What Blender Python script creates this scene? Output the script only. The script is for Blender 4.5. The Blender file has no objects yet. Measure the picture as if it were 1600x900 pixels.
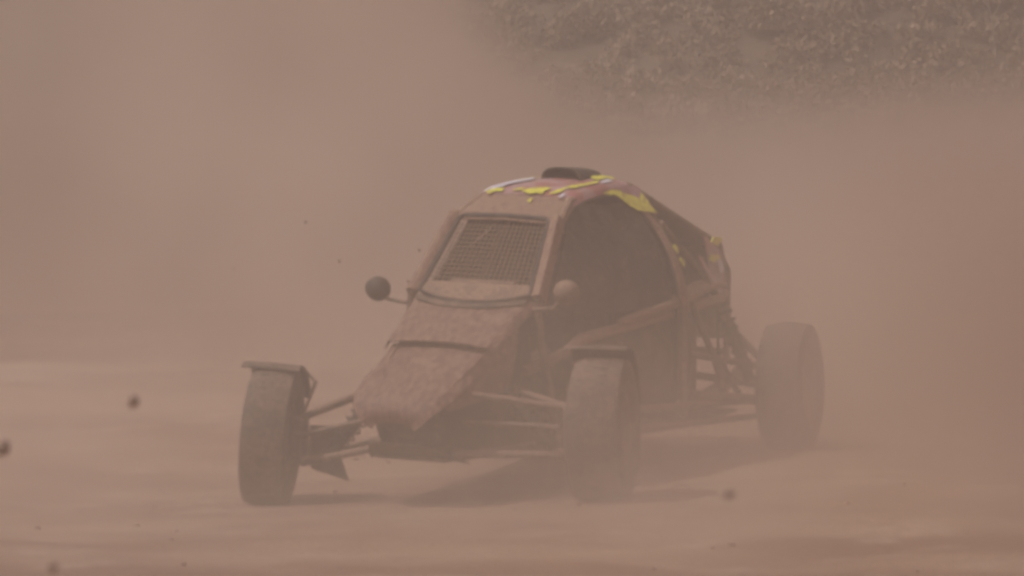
import bpy, math, random
import numpy as np
from mathutils import Vector, Matrix, noise as mnoise

random.seed(7)
S = bpy.context.scene
COL = S.collection
R = math.radians

# ------------------------------------------------------------------ camera
cam = bpy.data.cameras.new("camera")
camo = bpy.data.objects.new("camera", cam)
COL.objects.link(camo)
FPX = 6090.0
cam.sensor_width = 36.0
cam.lens = 36.0 * FPX / 1600.0
PITCH = math.atan((450 - 130) / FPX)
CAMZ = 1.65
camo.location = (0, 0, CAMZ)
camo.rotation_euler = (R(90) - PITCH, 0, 0)
cam.clip_start = 0.2
cam.clip_end = 1500
cam.dof.use_dof = True
cam.dof.focus_distance = 26.0
cam.dof.aperture_fstop = 5.0
S.camera = camo

# ------------------------------------------------------------------ sky, sun, exposure
SUN_TRAVEL = Vector((0.74, 0.17, -1.22)).normalized()
sun_el = math.asin(-SUN_TRAVEL.z)
sun_az = math.atan2(-SUN_TRAVEL.x, -SUN_TRAVEL.y)          # clockwise from +Y
W = bpy.data.worlds.new("World")
S.world = W
W.use_nodes = True
nt = W.node_tree
sky = nt.nodes.new("ShaderNodeTexSky")
sky.sky_type = 'NISHITA'
sky.sun_disc = False
sky.sun_elevation = sun_el
sky.sun_rotation = sun_az
sky.dust_density = 3.0
nt.links.new(sky.outputs[0], nt.nodes["Background"].inputs[0])
nt.nodes["Background"].inputs[1].default_value = 0.10
sl = bpy.data.lights.new("sun", 'SUN')
sl.energy = 3.2
sl.angle = R(0.53)
sl.color = (1.0, 0.94, 0.86)
so = bpy.data.objects.new("sun", sl)
COL.objects.link(so)
so.rotation_euler = SUN_TRAVEL.to_track_quat('-Z', 'Y').to_euler()
so.location = (-20, -4, 30)
S.view_settings.view_transform = 'Standard'
S.view_settings.look = 'None'
S.view_settings.exposure = -0.51
S.view_settings.gamma = 1.0
S.view_settings.use_curve_mapping = False
S.render.engine = 'CYCLES'
S.cycles.max_bounces = 5
S.cycles.diffuse_bounces = 2
S.cycles.volume_bounces = 3
S.cycles.transparent_max_bounces = 12
S.cycles.filter_width = 3.0
S.cycles.volume_step_rate = 1.0
S.cycles.volume_max_steps = 512
S.cycles.use_denoising = True
S.cycles.use_adaptive_sampling = True
S.cycles.adaptive_threshold = 0.03

# ------------------------------------------------------------------ node helpers
class NT:
    def __init__(self, tree):
        self.t = tree
    def n(self, kind, **props):
        nd = self.t.nodes.new(kind)
        for k, v in props.items():
            setattr(nd, k, v)
        return nd
    def put(self, sock, v):
        if isinstance(v, bpy.types.NodeSocket):
            self.t.links.new(v, sock)
        else:
            sock.default_value = v
    def m(self, op, a, b=0.0, c=0.0):
        nd = self.n("ShaderNodeMath", operation=op)
        for i, v in enumerate((a, b, c)):
            self.put(nd.inputs[i], v)
        return nd.outputs[0]
    def sm(self, v, a, b, lo=0.0, hi=1.0):
        nd = self.n("ShaderNodeMapRange", interpolation_type='SMOOTHSTEP')
        self.put(nd.inputs[0], v)
        for i, q in enumerate((a, b, lo, hi)):
            self.put(nd.inputs[i + 1], q)
        return nd.outputs[0]
    def noise(self, vec, scale, detail=3.0, rough=0.55):
        nd = self.n("ShaderNodeTexNoise")
        self.put(nd.inputs["Vector"], vec)
        nd.inputs["Scale"].default_value = scale
        nd.inputs["Detail"].default_value = detail
        nd.inputs["Roughness"].default_value = rough
        return nd.outputs[0]
    def mix(self, f, a, b):
        nd = self.n("ShaderNodeMix", data_type='RGBA')
        self.put(nd.inputs[0], f)
        self.put(nd.inputs[6], a)
        self.put(nd.inputs[7], b)
        return nd.outputs[2]
    def scale(self, vec, s):
        nd = self.n("ShaderNodeVectorMath", operation='MULTIPLY')
        self.put(nd.inputs[0], vec)
        nd.inputs[1].default_value = s
        return nd.outputs[0]

def rgb(r, g, b):
    return (r, g, b, 1.0)

DUST = rgb(0.37, 0.245, 0.175)
MUD = rgb(0.20, 0.125, 0.088)

def mat(name, base, rough=0.6, metal=0.0, dust=0.4, dscale=9.0, contrast=0.25, up=0.25, bump=0.3, base2=None, streak=None):
    """Paint, rubber or metal under a coat of dust: patchy noise, thicker where the surface looks up."""
    m = bpy.data.materials.new(name)
    m.use_nodes = True
    N = NT(m.node_tree)
    bs = m.node_tree.nodes["Principled BSDF"]
    tc = N.n("ShaderNodeTexCoord").outputs["Object"]
    v = N.scale(tc, streak) if streak else tc
    n1 = N.noise(v, dscale, 5, 0.65)
    n2 = N.noise(v, dscale * 5.5, 3, 0.6)
    nn = N.m('ADD', N.m('MULTIPLY', n1, 0.65), N.m('MULTIPLY', n2, 0.35))
    geo = N.n("ShaderNodeNewGeometry")
    sep = N.n("ShaderNodeSeparateXYZ")
    N.put(sep.inputs[0], geo.outputs["Normal"])
    upf = N.m('MULTIPLY', N.m('MAXIMUM', sep.outputs[2], 0.0), up)
    thr = N.m('SUBTRACT', N.m('SUBTRACT', 1.0, dust), upf)
    thr = N.m('ADD', N.m('MULTIPLY', thr, 0.5), 0.25)
    f = N.sm(nn, N.m('SUBTRACT', thr, contrast), N.m('ADD', thr, contrast))
    col = base
    if base2:
        col = N.mix(N.sm(N.noise(tc, 5.0, 2), 0.45, 0.55), base, base2)
    dcol = N.mix(N.sm(n2, .3, .6), MUD, DUST)
    c = N.mix(f, col, dcol)
    N.put(bs.inputs["Base Color"], c)
    N.put(bs.inputs["Roughness"], N.m('ADD', N.m('MULTIPLY', f, 0.9 - rough), rough))
    N.put(bs.inputs["Metallic"], N.m('MULTIPLY', N.m('SUBTRACT', 1.0, f), metal))
    if bump:
        b = N.n("ShaderNodeBump")
        b.inputs["Strength"].default_value = bump
        b.inputs["Distance"].default_value = 0.006
        N.put(b.inputs["Height"], nn)
        N.put(bs.inputs["Normal"], b.outputs[0])
    return m

M = {}
M['nose'] = mat("dusty_red_plastic", rgb(0.135, 0.062, 0.050), 0.55, 0, 0.41, 36, 0.10, 0.10, 0.2, streak=(0.6, 1.5, 0.7))
M['roof'] = mat("red_roof_paint", rgb(0.40, 0.10, 0.12), 0.4, 0, 0.36, 14, 0.2, 0.10, 0.2, base2=rgb(0.50, 0.30, 0.35))
M['header'] = mat("muddy_header_plastic", rgb(0.16, 0.055, 0.050), 0.55, 0, 0.52, 34, 0.08, 0.12, 0.45)
M['pink'] = mat("faded_pink_panel", rgb(0.48, 0.20, 0.24), 0.4, 0, 0.25, 9, 0.25, 0.1, 0.2, base2=rgb(0.52, 0.38, 0.42))
M['yellow'] = mat("fluorescent_yellow_film", rgb(0.86, 0.84, 0.05), 0.4, 0, 0.36, 40, 0.10, 0.05, 0.1)
M['white'] = mat("white_film", rgb(0.74, 0.71, 0.82), 0.4, 0, 0.14, 18, 0.18, 0.05, 0.1)
M['rubber'] = mat("dusty_rubber", rgb(0.042, 0.042, 0.042), 0.8, 0, 0.31, 11, 0.35, 0.15, 0.4)
M['black'] = mat("black_plastic", rgb(0.012, 0.012, 0.012), 0.5, 0, 0.10, 12, 0.3, 0.05, 0.2)
M['panel'] = mat("dark_side_panel", rgb(0.028, 0.024, 0.022), 0.6, 0, 0.20, 7, 0.3, 0.2, 0.3)
M['inner'] = mat("dark_cockpit_lining", rgb(0.010, 0.009, 0.009), 0.8, 0, 0.06, 8, 0.3, 0.1, 0.2)
M['net'] = mat("black_window_net", rgb(0.012, 0.011, 0.010), 0.9, 0, 0.02, 8, 0.4, 0.1, 0.5)
M['rail'] = mat("lit_tone_dusty_rail", rgb(0.34, 0.20, 0.16), 0.6, 0.0, 0.72, 14, 0.3, 0.4, 0.3)  # dusty rail, coloured paler so that it looks lit
M['tube'] = mat("dusty_steel_tube", rgb(0.07, 0.06, 0.055), 0.5, 0.3, 0.50, 14, 0.3, 0.45, 0.3)
M['metal'] = mat("grimy_steel", rgb(0.10, 0.09, 0.085), 0.5, 0.6, 0.40, 14, 0.3, 0.25, 0.3)
M['rim'] = mat("grimy_aluminium", rgb(0.25, 0.24, 0.23), 0.45, 0.6, 0.45, 12, 0.3, 0.2, 0.3)
M['wire'] = mat("dusty_wire", rgb(0.30, 0.25, 0.21), 0.6, 0.0, 0.75, 20, 0.3, 0.2, 0)
M['cover'] = mat("grey_mesh_cover", rgb(0.26, 0.25, 0.21), 0.6, 0, 0.50, 10, 0.3, 0.2, 0.3)
M['cowl'] = mat("dusty_cowl", rgb(0.07, 0.06, 0.055), 0.7, 0, 0.50, 14, 0.2, 0.3, 0.4)
M['suit'] = mat("dark_race_suit", rgb(0.025, 0.025, 0.035), 0.85, 0, 0.22, 12, 0.3, 0.2, 0.3)
M['helmet'] = mat("blue_grey_helmet", rgb(0.13, 0.13, 0.19), 0.35, 0, 0.30, 12, 0.3, 0.2, 0.1)
M['visor'] = mat("smoked_visor", rgb(0.02, 0.02, 0.03), 0.15, 0, 0.15, 14, 0.3, 0.1, 0)
M['glove'] = mat("tan_glove", rgb(0.30, 0.20, 0.15), 0.8, 0, 0.35, 14, 0.3, 0.2, 0.2)
M['clod'] = mat("damp_earth", rgb(0.42, 0.30, 0.23), 0.95, 0, 0.5, 25, 0.3, 0.1, 0.8)

def ground_mat(name, c1, c2, c3, patches=False):
    m = bpy.data.materials.new(name)
    m.use_nodes = True
    N = NT(m.node_tree)
    bs = m.node_tree.nodes["Principled BSDF"]
    tc = N.n("ShaderNodeTexCoord").outputs["Object"]
    a = N.noise(N.scale(tc, (0.45, 1.0, 1.0)), 0.9, 4, 0.6)
    b = N.noise(N.scale(tc, (0.5, 0.8, 1.0)), 3.4, 5, 0.65)
    d = N.noise(tc, 38.0, 3, 0.6)
    c = N.mix(N.sm(a, 0.40, 0.60), c1, c2)
    c = N.mix(N.sm(b, 0.50, 0.72), c, c3)
    c = N.mix(N.m('MULTIPLY', N.sm(d, 0.5, 0.75), 0.35), c, rgb(0.16, 0.10, 0.07))
    if patches:
        sp = N.n("ShaderNodeSeparateXYZ")
        N.put(sp.inputs[0], tc)
        gx, gy, _ = sp.outputs
        wob = N.m('MULTIPLY', N.m('SUBTRACT', N.noise(tc, .9, 4, .65), .5), 1.5)
        gy = N.m('ADD', gy, wob)
        leftw = N.sm(N.m('ADD', gx, wob), -2.6, -1.2, 1, 0)
        dark_band = N.m('MULTIPLY', leftw, N.m('MULTIPLY', N.sm(gy, 22.6, 23.1), N.sm(gy, 24.0, 24.8, 1, 0)))
        c = N.mix(N.m('MULTIPLY', dark_band, .8), c, rgb(0.17, 0.095, 0.066))            # darker reddish band between the berms
        dark_band2 = N.m('MULTIPLY', N.sm(N.m('ADD', gx, wob), -3.0, -2.2, 1, 0), N.m('MULTIPLY', N.sm(gy, 26.4, 26.9), N.sm(gy, 27.6, 28.4, 1, 0)))
        c = N.mix(N.m('MULTIPLY', dark_band2, .8), c, rgb(0.15, 0.085, 0.06))
        pale = N.m('MULTIPLY', N.sm(N.m('ADD', gx, wob), -2.9, -2.0, 1, 0), N.m('MULTIPLY', N.sm(gy, 21.2, 21.6), N.sm(gy, 22.2, 22.6, 1, 0)))
        c = N.mix(N.m('MULTIPLY', pale, .45), c, rgb(0.56, 0.46, 0.39))             # pale patch
    N.put(bs.inputs["Base Color"], c)
    bs.inputs["Roughness"].default_value = 0.95
    bp = N.n("ShaderNodeBump")
    bp.inputs["Strength"].default_value = 0.7
    bp.inputs["Distance"].default_value = 0.05
    N.put(bp.inputs["Height"], N.m('ADD', b, N.m('MULTIPLY', d, 0.25)))
    N.put(bs.inputs["Normal"], bp.outputs[0])
    return m

M['ground'] = ground_mat("dry_red_earth", rgb(0.26, 0.150, 0.100), rgb(0.355, 0.230, 0.163), rgb(0.43, 0.305, 0.232), True)
M['bank'] = ground_mat("dry_bank_earth", rgb(0.10, 0.072, 0.048), rgb(0.14, 0.10, 0.068), rgb(0.17, 0.125, 0.088))

def leaf_mat(name, a, b):
    m = bpy.data.materials.new(name)
    m.use_nodes = True
    N = NT(m.node_tree)
    bs = m.node_tree.nodes["Principled BSDF"]
    tc = N.n("ShaderNodeTexCoord").outputs["Object"]
    N.put(bs.inputs["Base Color"], N.mix(N.sm(N.m('ADD', N.m('MULTIPLY', N.noise(tc, 1.1, 2, 0.5), .6), N.m('MULTIPLY', N.noise(tc, 4.0, 3, 0.6), .4)), 0.38, 0.62), a, b))
    bs.inputs["Roughness"].default_value = 0.9
    return m

M['scrub'] = leaf_mat("dry_scrub_leaves", rgb(0.25, 0.180, 0.120), rgb(0.38, 0.280, 0.195))
M['scrub_pale'] = leaf_mat("pale_straw_leaves", rgb(0.26, 0.19, 0.125), rgb(0.42, 0.32, 0.22))
M['twig'] = leaf_mat("bleached_twig", rgb(0.35, 0.29, 0.22), rgb(0.45, 0.38, 0.30))

# ------------------------------------------------------------------ mesh builder
KROLL = 0.03                       # the body leans a little over its left side

class MB:
    def __init__(self, roll=False):
        self.v, self.f, self.roll = [], [], roll
    def add(self, vs, fs):
        o = len(self.v)
        for p in vs:
            x, y, z = p
            if self.roll:
                z = z - KROLL * y
            self.v.append((x, y, z))
        for q in fs:
            self.f.append(tuple(i + o for i in q))
        return self
    def box(self, c, s, rot=None):
        vs = [Vector((sx * s[0] / 2, sy * s[1] / 2, sz * s[2] / 2)) for sx in (-1, 1) for sy in (-1, 1) for sz in (-1, 1)]
        if rot is not None:
            vs = [rot @ v for v in vs]
        vs = [v + Vector(c) for v in vs]
        return self.add(vs, [(0, 1, 3, 2), (4, 6, 7, 5), (0, 4, 5, 1), (2, 3, 7, 6), (0, 2, 6, 4), (1, 5, 7, 3)])
    def tube(self, pts, r, n=10, r1=None):
        pts = [Vector(p) for p in pts]
        rings = []
        up = Vector((0, 0, 1))
        for i, p in enumerate(pts):
            d = (pts[min(i + 1, len(pts) - 1)] - pts[max(i - 1, 0)]).normalized()
            a = d.cross(up if abs(d.z) < 0.95 else Vector((1, 0, 0))).normalized()
            b = d.cross(a).normalized()
            rr = r if r1 is None else r + (r1 - r) * i / max(1, len(pts) - 1)
            rings.append([p + (a * math.cos(2 * math.pi * k / n) + b * math.sin(2 * math.pi * k / n)) * rr for k in range(n)])
        vs = [q for ring in rings for q in ring]
        fs = []
        for i in range(len(pts) - 1):
            for k in range(n):
                fs.append((i * n + k, i * n + (k + 1) % n, (i + 1) * n + (k + 1) % n, (i + 1) * n + k))
        fs.append(tuple(range(n - 1, -1, -1)))
        fs.append(tuple((len(pts) - 1) * n + k for k in range(n)))
        return self.add(vs, fs)
    def lathe(self, prof, n=40, mtx=None, closed=False):
        """prof: (radius, axial) pairs turned about the Y axis"""
        vs = []
        for (r, a) in prof:
            for k in range(n):
                t = 2 * math.pi * k / n
                p = Vector((r * math.cos(t), a, r * math.sin(t)))
                vs.append(mtx @ p if mtx is not None else p)
        fs = []
        m = len(prof)
        for i in range(m if closed else m - 1):
            j = (i + 1) % m
            for k in range(n):
                fs.append((i * n + k, j * n + k, j * n + (k + 1) % n, i * n + (k + 1) % n))
        if not closed:
            fs.append(tuple(range(n)))
            fs.append(tuple((m - 1) * n + k for k in range(n - 1, -1, -1)))
        return self.add(vs, fs)
    def shell(self, g, th, flip=False):
        """a grid of points g[i][j] given thickness th along its normals, closed all round"""
        ni, nj = len(g), len(g[0])
        P = [[Vector(p) for p in row] for row in g]
        Q = []
        for i in range(ni):
            row = []
            for j in range(nj):
                du = P[min(i + 1, ni - 1)][j] - P[max(i - 1, 0)][j]
                dv = P[i][min(j + 1, nj - 1)] - P[i][max(j - 1, 0)]
                nrm = du.cross(dv)
                nrm = nrm.normalized() if nrm.length > 1e-9 else Vector((0, 0, 1))
                row.append(P[i][j] + nrm * (-th if flip else th))
            Q.append(row)
        vs = [p for row in P for p in row] + [p for row in Q for p in row]
        o = ni * nj
        fs = []
        for i in range(ni - 1):
            for j in range(nj - 1):
                a, b, c, d = i * nj + j, i * nj + j + 1, (i + 1) * nj + j + 1, (i + 1) * nj + j
                fs.append((a, b, c, d))
                fs.append((o + d, o + c, o + b, o + a))
        for i in range(ni - 1):
            for j in (0, nj - 1):
                a, d = i * nj + j, (i + 1) * nj + j
                fs.append((a, d, o + d, o + a))
        for j in range(nj - 1):
            for i in (0, ni - 1):
                a, b = i * nj + j, i * nj + j + 1
                fs.append((a, b, o + b, o + a))
        return self.add(vs, fs)
    def prism(self, pts, off):
        """flat polygon pts extruded by the vector off"""
        n = len(pts)
        off = Vector(off)
        vs = [Vector(p) for p in pts] + [Vector(p) + off for p in pts]
        fs = [tuple(range(n)), tuple(range(2 * n - 1, n - 1, -1))]
        for i in range(n):
            j = (i + 1) % n
            fs.append((i, n + i, n + j, j))
        return self.add(vs, fs)
    def build(self, name, material, parent=None, smooth=35, bevel=0.0, subdiv=0):
        me = bpy.data.meshes.new(name)
        me.from_pydata([tuple(p) for p in self.v], [], self.f)
        me.validate()
        me.update()
        o = bpy.data.objects.new(name, me)
        COL.objects.link(o)
        me.materials.append(M[material] if isinstance(material, str) else material)
        if parent is not None:
            o.parent = parent
        import bmesh
        bm = bmesh.new()
        bm.from_mesh(me)
        bmesh.ops.recalc_face_normals(bm, faces=bm.faces)
        for e in bm.edges:
            e.smooth = not (len(e.link_faces) == 2 and e.calc_face_angle(0) > R(smooth))
        for f in bm.faces:
            f.smooth = True
        bm.to_mesh(me)
        bm.free()
        if bevel:
            md = o.modifiers.new("bevel", 'BEVEL')
            md.width = bevel
            md.segments = 2
            md.limit_method = 'ANGLE'
        return o

def catmull(keys, n):
    """smooth list of n points through the key tuples"""
    K = [np.array(k, float) for k in keys]
    K = [2 * K[0] - K[1]] + K + [2 * K[-1] - K[-2]]
    out = []
    segs = len(K) - 3
    for i in range(n):
        u = i / (n - 1) * segs
        s = min(int(u), segs - 1)
        t = u - s
        p0, p1, p2, p3 = K[s:s + 4]
        out.append(0.5 * ((2 * p1) + (-p0 + p2) * t + (2 * p0 - 5 * p1 + 4 * p2 - p3) * t * t + (-p0 + 3 * p1 - 3 * p2 + p3) * t ** 3))
    return out

def empty(name, loc=(0, 0, 0), rz=0.0, parent=None):
    o = bpy.data.objects.new(name, None)
    COL.objects.link(o)
    o.location = loc
    o.rotation_euler = (0, 0, rz)
    o.empty_display_size = 0.2
    if parent is not None:
        o.parent = parent
    return o

def tag(o, label, cat, group=None):
    o['label'] = label
    o['category'] = cat
    if group:
        o['group'] = group
    return o

# ------------------------------------------------------------------ where the car stands
TH = R(24)
CX, CY = 0.112, 16.632
LAT = Vector((math.cos(TH), -math.sin(TH)))      # the car's left, in plan
FWD = Vector((-math.sin(TH), -math.cos(TH)))     # the car's nose, in plan

def smooth(a, b, x):
    t = min(1.0, max(0.0, (x - a) / (b - a)))
    return t * t * (3 - 2 * t)

def ground_z(x, y):
    dx, dy = x - CX, y - CY
    lat = dx * LAT.x + dy * LAT.y
    near = math.exp(-((dx / 3.2) ** 2 + (dy / 4.0) ** 2))
    tilt = -0.040 + 0.056 * max(-1.6, min(1.6, lat))
    back = -(dx * FWD.x + dy * FWD.y)
    z = (tilt + 0.03 * smooth(0.1, 1.2, back)) * near
    k = smooth(0.9, 2.6, math.hypot(dx, dy * 0.8))          # smooth under the wheels, rougher around
    z += k * 0.06 * mnoise.fractal(Vector((x * 0.35, y * 0.5, 1.7)), 1.0, 2.0, 4)
    z += (0.35 + 0.65 * k) * 0.024 * mnoise.fractal(Vector((x * 1.6, y * 1.9, 5.2)), 1.0, 2.0, 4)
    # low berms pushed up beside the track on the far left
    l = smooth(-0.2, -2.4, x)
    z += l * 0.03 * (1 + mnoise.noise(Vector((x * .9, y * .6, 2.0)))) * math.exp(-((y - 25.4 - 0.2 * x - 0.5 * math.sin(x * 1.7)) / 1.0) ** 2)
    z += l * 0.015 * (1 + mnoise.noise(Vector((x * .9, y * .6, 7.0)))) * math.exp(-((y - 22.6 - 0.1 * x - 0.4 * math.sin(x * 2.1 + 1)) / 0.5) ** 2)
    z -= l * 0.02 * math.exp(-((y - 23.7 - 0.1 * x) / 0.5) ** 2)
    z -= l * 0.04 * math.exp(-((y - 20.6 + 0.3 * math.sin(x * 2.3)) / 0.35) ** 2)
    z -= l * 0.03 * math.exp(-((y - 18.4 + 0.2 * math.sin(x * 2.6)) / 0.25) ** 2)
    return z

def axis(parts):
    out = []
    for a, b, s in parts:
        n = max(1, int(round((b - a) / s)))
        out += [a + (b - a) * i / n for i in range(n)]
    out.append(parts[-1][1])
    return out

def make_ground():
    xs = axis([(-150, -40, 11), (-40, -12, 2), (-12, -4, 0.4), (-4, 4, 0.07), (4, 12, 0.4), (12, 40, 2), (40, 150, 11)])
    ys = axis([(-60, -10, 5), (-10, 8, 1.0), (8, 13, 0.12), (13, 19, 0.07), (19, 30, 0.12), (30, 60, 0.8), (60, 240, 12)])
    vs = [(x, y, ground_z(x, y)) for y in ys for x in xs]
    nx = len(xs)
    fs = [(j * nx + i, j * nx + i + 1, (j + 1) * nx + i + 1, (j + 1) * nx + i) for j in range(len(ys) - 1) for i in range(nx - 1)]
    b = MB()
    b.v, b.f = vs, fs
    o = b.build('ground', 'ground', None, 80)
    o['kind'] = 'structure'
    o['label'] = 'dry red-brown earth of the race track, rutted and dusty'
    return o

make_ground()

def make_gravel():
    rnd = random.Random(5)
    b = MB()
    for _ in range(200):
        y = 11.5 + 17 * rnd.random() ** 1.3
        x = rnd.uniform(-.145, .145) * y
        r = rnd.choice((.005, .006, .008, .010, .012, .014))
        z = ground_z(x, y)
        ph = rnd.uniform(0, 6.28)
        vs = [(x + r * rnd.uniform(.7, 1.3) * math.cos(ph + k * 1.257), y + r * rnd.uniform(.7, 1.3) * math.sin(ph + k * 1.257), z - .003) for k in range(5)]
        vs += [(v[0] * .8 + x * .2, v[1] * .8 + y * .2, z + r * rnd.uniform(.5, .9)) for v in vs]
        b.add(vs, [(k, (k + 1) % 5, 5 + (k + 1) % 5, 5 + k) for k in range(5)] + [(5, 6, 7, 8, 9)])
    o = b.build('gravel', 'ground', None, 30)
    o['kind'] = 'stuff'
    o['label'] = 'crumbs of dry earth and small stones strewn over the track'

make_gravel()

# ------------------------------------------------------------------ bank and scrub
def bank_z(x, y):
    t = smooth(37.5, 51.0, y + 0.9 * math.sin(x * 0.35) - 0.10 * x)
    z = 5.6 * t * (1 - 0.25 * smooth(60, 90, y))
    z += 0.35 * t * mnoise.fractal(Vector((x * 0.28, y * 0.28, 9.1)), 1.0, 2.0, 4)
    return z - 0.06

def make_bank():
    xs = axis([(-120, -15, 5), (-15, 15, 0.4), (15, 120, 5)])
    ys = axis([(35, 60, 0.5), (60, 110, 5)])
    nx = len(xs)
    vs = []
    for j, y in enumerate(ys):
        for x in xs:
            z = bank_z(x, y)
            if j == 0 or j == len(ys) - 1:
                z = -0.4
            vs.append((x, y, z))
    b = MB()
    b.v = vs
    b.f = [(j * nx + i, j * nx + i + 1, (j + 1) * nx + i + 1, (j + 1) * nx + i) for j in range(len(ys) - 1) for i in range(nx - 1)]
    o = b.build('bank', 'bank', None, 80)
    o['kind'] = 'structure'
    o['label'] = 'earth bank with dry scrub rising beyond the track'

make_bank()

def leaf_cloud(b, c, rx, rz, n, rnd, size=0.05):
    """small blades spread through a ragged mound"""
    lobes = [(rnd.uniform(-.6, .6) * rx, rnd.uniform(-.5, .5) * rx, rnd.uniform(0.1, .7) * rz, rnd.uniform(.35, .65)) for _ in range(5)]
    for _ in range(n):
        lx, ly, lz, lr = rnd.choice(lobes)
        d = Vector((rnd.gauss(0, 1), rnd.gauss(0, 1), rnd.gauss(0, 1))).normalized() * (rnd.random() ** 0.45) * lr
        p = Vector(c) + Vector((lx + d.x * rx, ly + d.y * rx, max(0.0, lz + d.z * rz)))
        a = Vector((rnd.gauss(0, 1), rnd.gauss(0, 1), rnd.gauss(0.5, 1))).normalized()
        w = a.cross(Vector((rnd.gauss(0, 1), rnd.gauss(0, 1), rnd.gauss(0, 1)))).normalized()
        L = size * rnd.uniform(.6, 1.7)
        q = L * rnd.uniform(.25, .5)
        b.add([p - a * L - w * q * .3, p - w * q, p + a * L, p + w * q], [(0, 1, 2, 3)])

def make_scrub():
    rnd = random.Random(11)
    b = MB()
    for i in range(1300):
        x = rnd.uniform(-2.6, 7.8)
        y = rnd.uniform(40.2, 45.5)
        s = rnd.uniform(.12, .32)
        leaf_cloud(b, (x, y, bank_z(x, y) - 0.03), s, s * rnd.uniform(.6, 1.2), 150, rnd, .030)
    o = b.build('scrub', 'scrub', None)
    o['kind'] = 'stuff'
    o['label'] = 'tangled dry scrub covering the bank beyond the dust'
    spots = [(2.95, 43.0, .40, .50, 'scrub_pale', 'pale rounded shrub on the bank above the roof of the car, brightest of the scrub'),
             (3.75, 43.4, .30, .36, 'scrub', 'small dark shrub close to the right of the pale rounded shrub'),
             (0.75, 43.2, .38, .42, 'scrub', 'dark shrub at the left end of the bank where the dust hides it'),
             (5.55, 43.6, .42, .46, 'scrub_pale', 'straw coloured shrub high at the right end of the bank'),
             (1.75, 43.8, .36, .40, 'scrub_pale', 'low faded shrub between the dark end shrub and the pale rounded one')]
    for x, y, rx, rz, mt, lab in spots:
        z = bank_z(x, y)
        t = empty('shrub', (x, y, z))
        tag(t, lab, 'shrub', 'shrubs on the bank')
        st = MB()
        for k in range(7):
            a = rnd.uniform(0, 6.28)
            st.tube([(0, 0, -.05), (math.cos(a) * rx * .3, math.sin(a) * rx * .3, rz * .5), (math.cos(a) * rx * .7, math.sin(a) * rx * .7, rz * .95)], .012, 5, .004)
        st.build('stem', 'twig', t)
        lf = MB()
        leaf_cloud(lf, (0, 0, 0.02), rx, rz, 1500, rnd, .030)
        lf.build('foliage', mt, t)
    x, y = 5.28, 42.6
    tw = MB()
    z = bank_z(x, y)
    tw.tube([(0, 0, -.05), (-.04, 0, .35), (-.12, .02, .75)], .010, 6, .005)
    tw.tube([(-.05, 0, .40), (.06, .0, .62)], .006, 5, .003)
    o = tw.build('twig', 'twig')
    o.location = (x, y, z)
    tag(o, 'thin bleached twig leaning out of the scrub near the right end of the bank', 'twig')

make_scrub()

# ================================================================== the buggy
car = empty('racing_buggy', (CX, CY, 0.0), -(R(90) + TH))
tag(car, 'red off-road racing buggy coated in dust with yellow streaks on its roof', 'buggy')

NV = 15
def section(X, Z, h, crown=0.02, lip=0.03):
    """points across the car from its right (-Y) to its left (+Y), with the edge folded down by lip"""
    pts = []
    for j in range(NV):
        u = -1 + 2 * j / (NV - 1)
        s = math.copysign(min(1.0, abs(u) / 0.86), u)
        y = h * s
        z = Z - crown * s * s
        e = max(0.0, (abs(u) - 0.86) / 0.14)
        z -= lip * e
        y += math.copysign(0.012 * math.sin(e * math.pi / 2), u) if e > 0 else 0
        pts.append((X, y, z))
    return pts

def skin(keys, n, th=0.006, lip=0.03):
    """loft of sections through (X, Z, half width, crown)"""
    return [section(k[0], k[1], k[2], k[3], lip) for k in catmull(keys, n)], th

def panel(name, keys, n, material, lip=0.03, th=0.006, parent=car, wob=0.0):
    g, th = skin(keys, n, th, lip)
    if wob:
        g = [[(p[0], p[1], p[2] + wob * mnoise.noise(Vector((p[0] * 9, p[1] * 9, 3.3)))) for p in row] for row in g]
    return MB(True).shell(g, th).build(name, material, parent, 60)

# --- nose and bonnet
nose = panel('nose_panel', [(0.955, 0.590, 0.222, .012), (1.10, 0.530, 0.214, .014), (1.26, 0.470, 0.206, .018), (1.36, 0.430, 0.190, .022), (1.415, 0.396, 0.160, .024), (1.438, 0.350, 0.120, .02), (1.425, 0.315, 0.08, .012)], 24, 'nose', 0.020, wob=.006)
bonnet = panel('bonnet_panel', [(0.635, 0.785, 0.266, .024), (0.70, 0.760, 0.256, .020), (0.84, 0.688, 0.240, .016), (1.005, 0.604, 0.224, .012)], 16, 'nose', 0.030, wob=.006)
for s in (-1, 1):
    g = []
    for t in range(8):
        u = t / 7
        top = (1.40 - .62 * u, s * ((.176 + .078 * u) if s > 0 else (.140 + .072 * u)), (.40 if s > 0 else .385) + .30 * u)
        low = (1.36 - .42 * u, s * ((.205 + .075 * u) if s > 0 else (.130 + .05 * u)), .36 + .06 * u)
        g.append([tuple(np.array(top) * (1 - q) + np.array(low) * q + np.array((0, s * .012 * math.sin(q * math.pi), 0))) for q in (0, .25, .5, .75, 1)])
    MB(True).shell(g, .004).build('nose_side', 'nose', car, 60)

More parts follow.
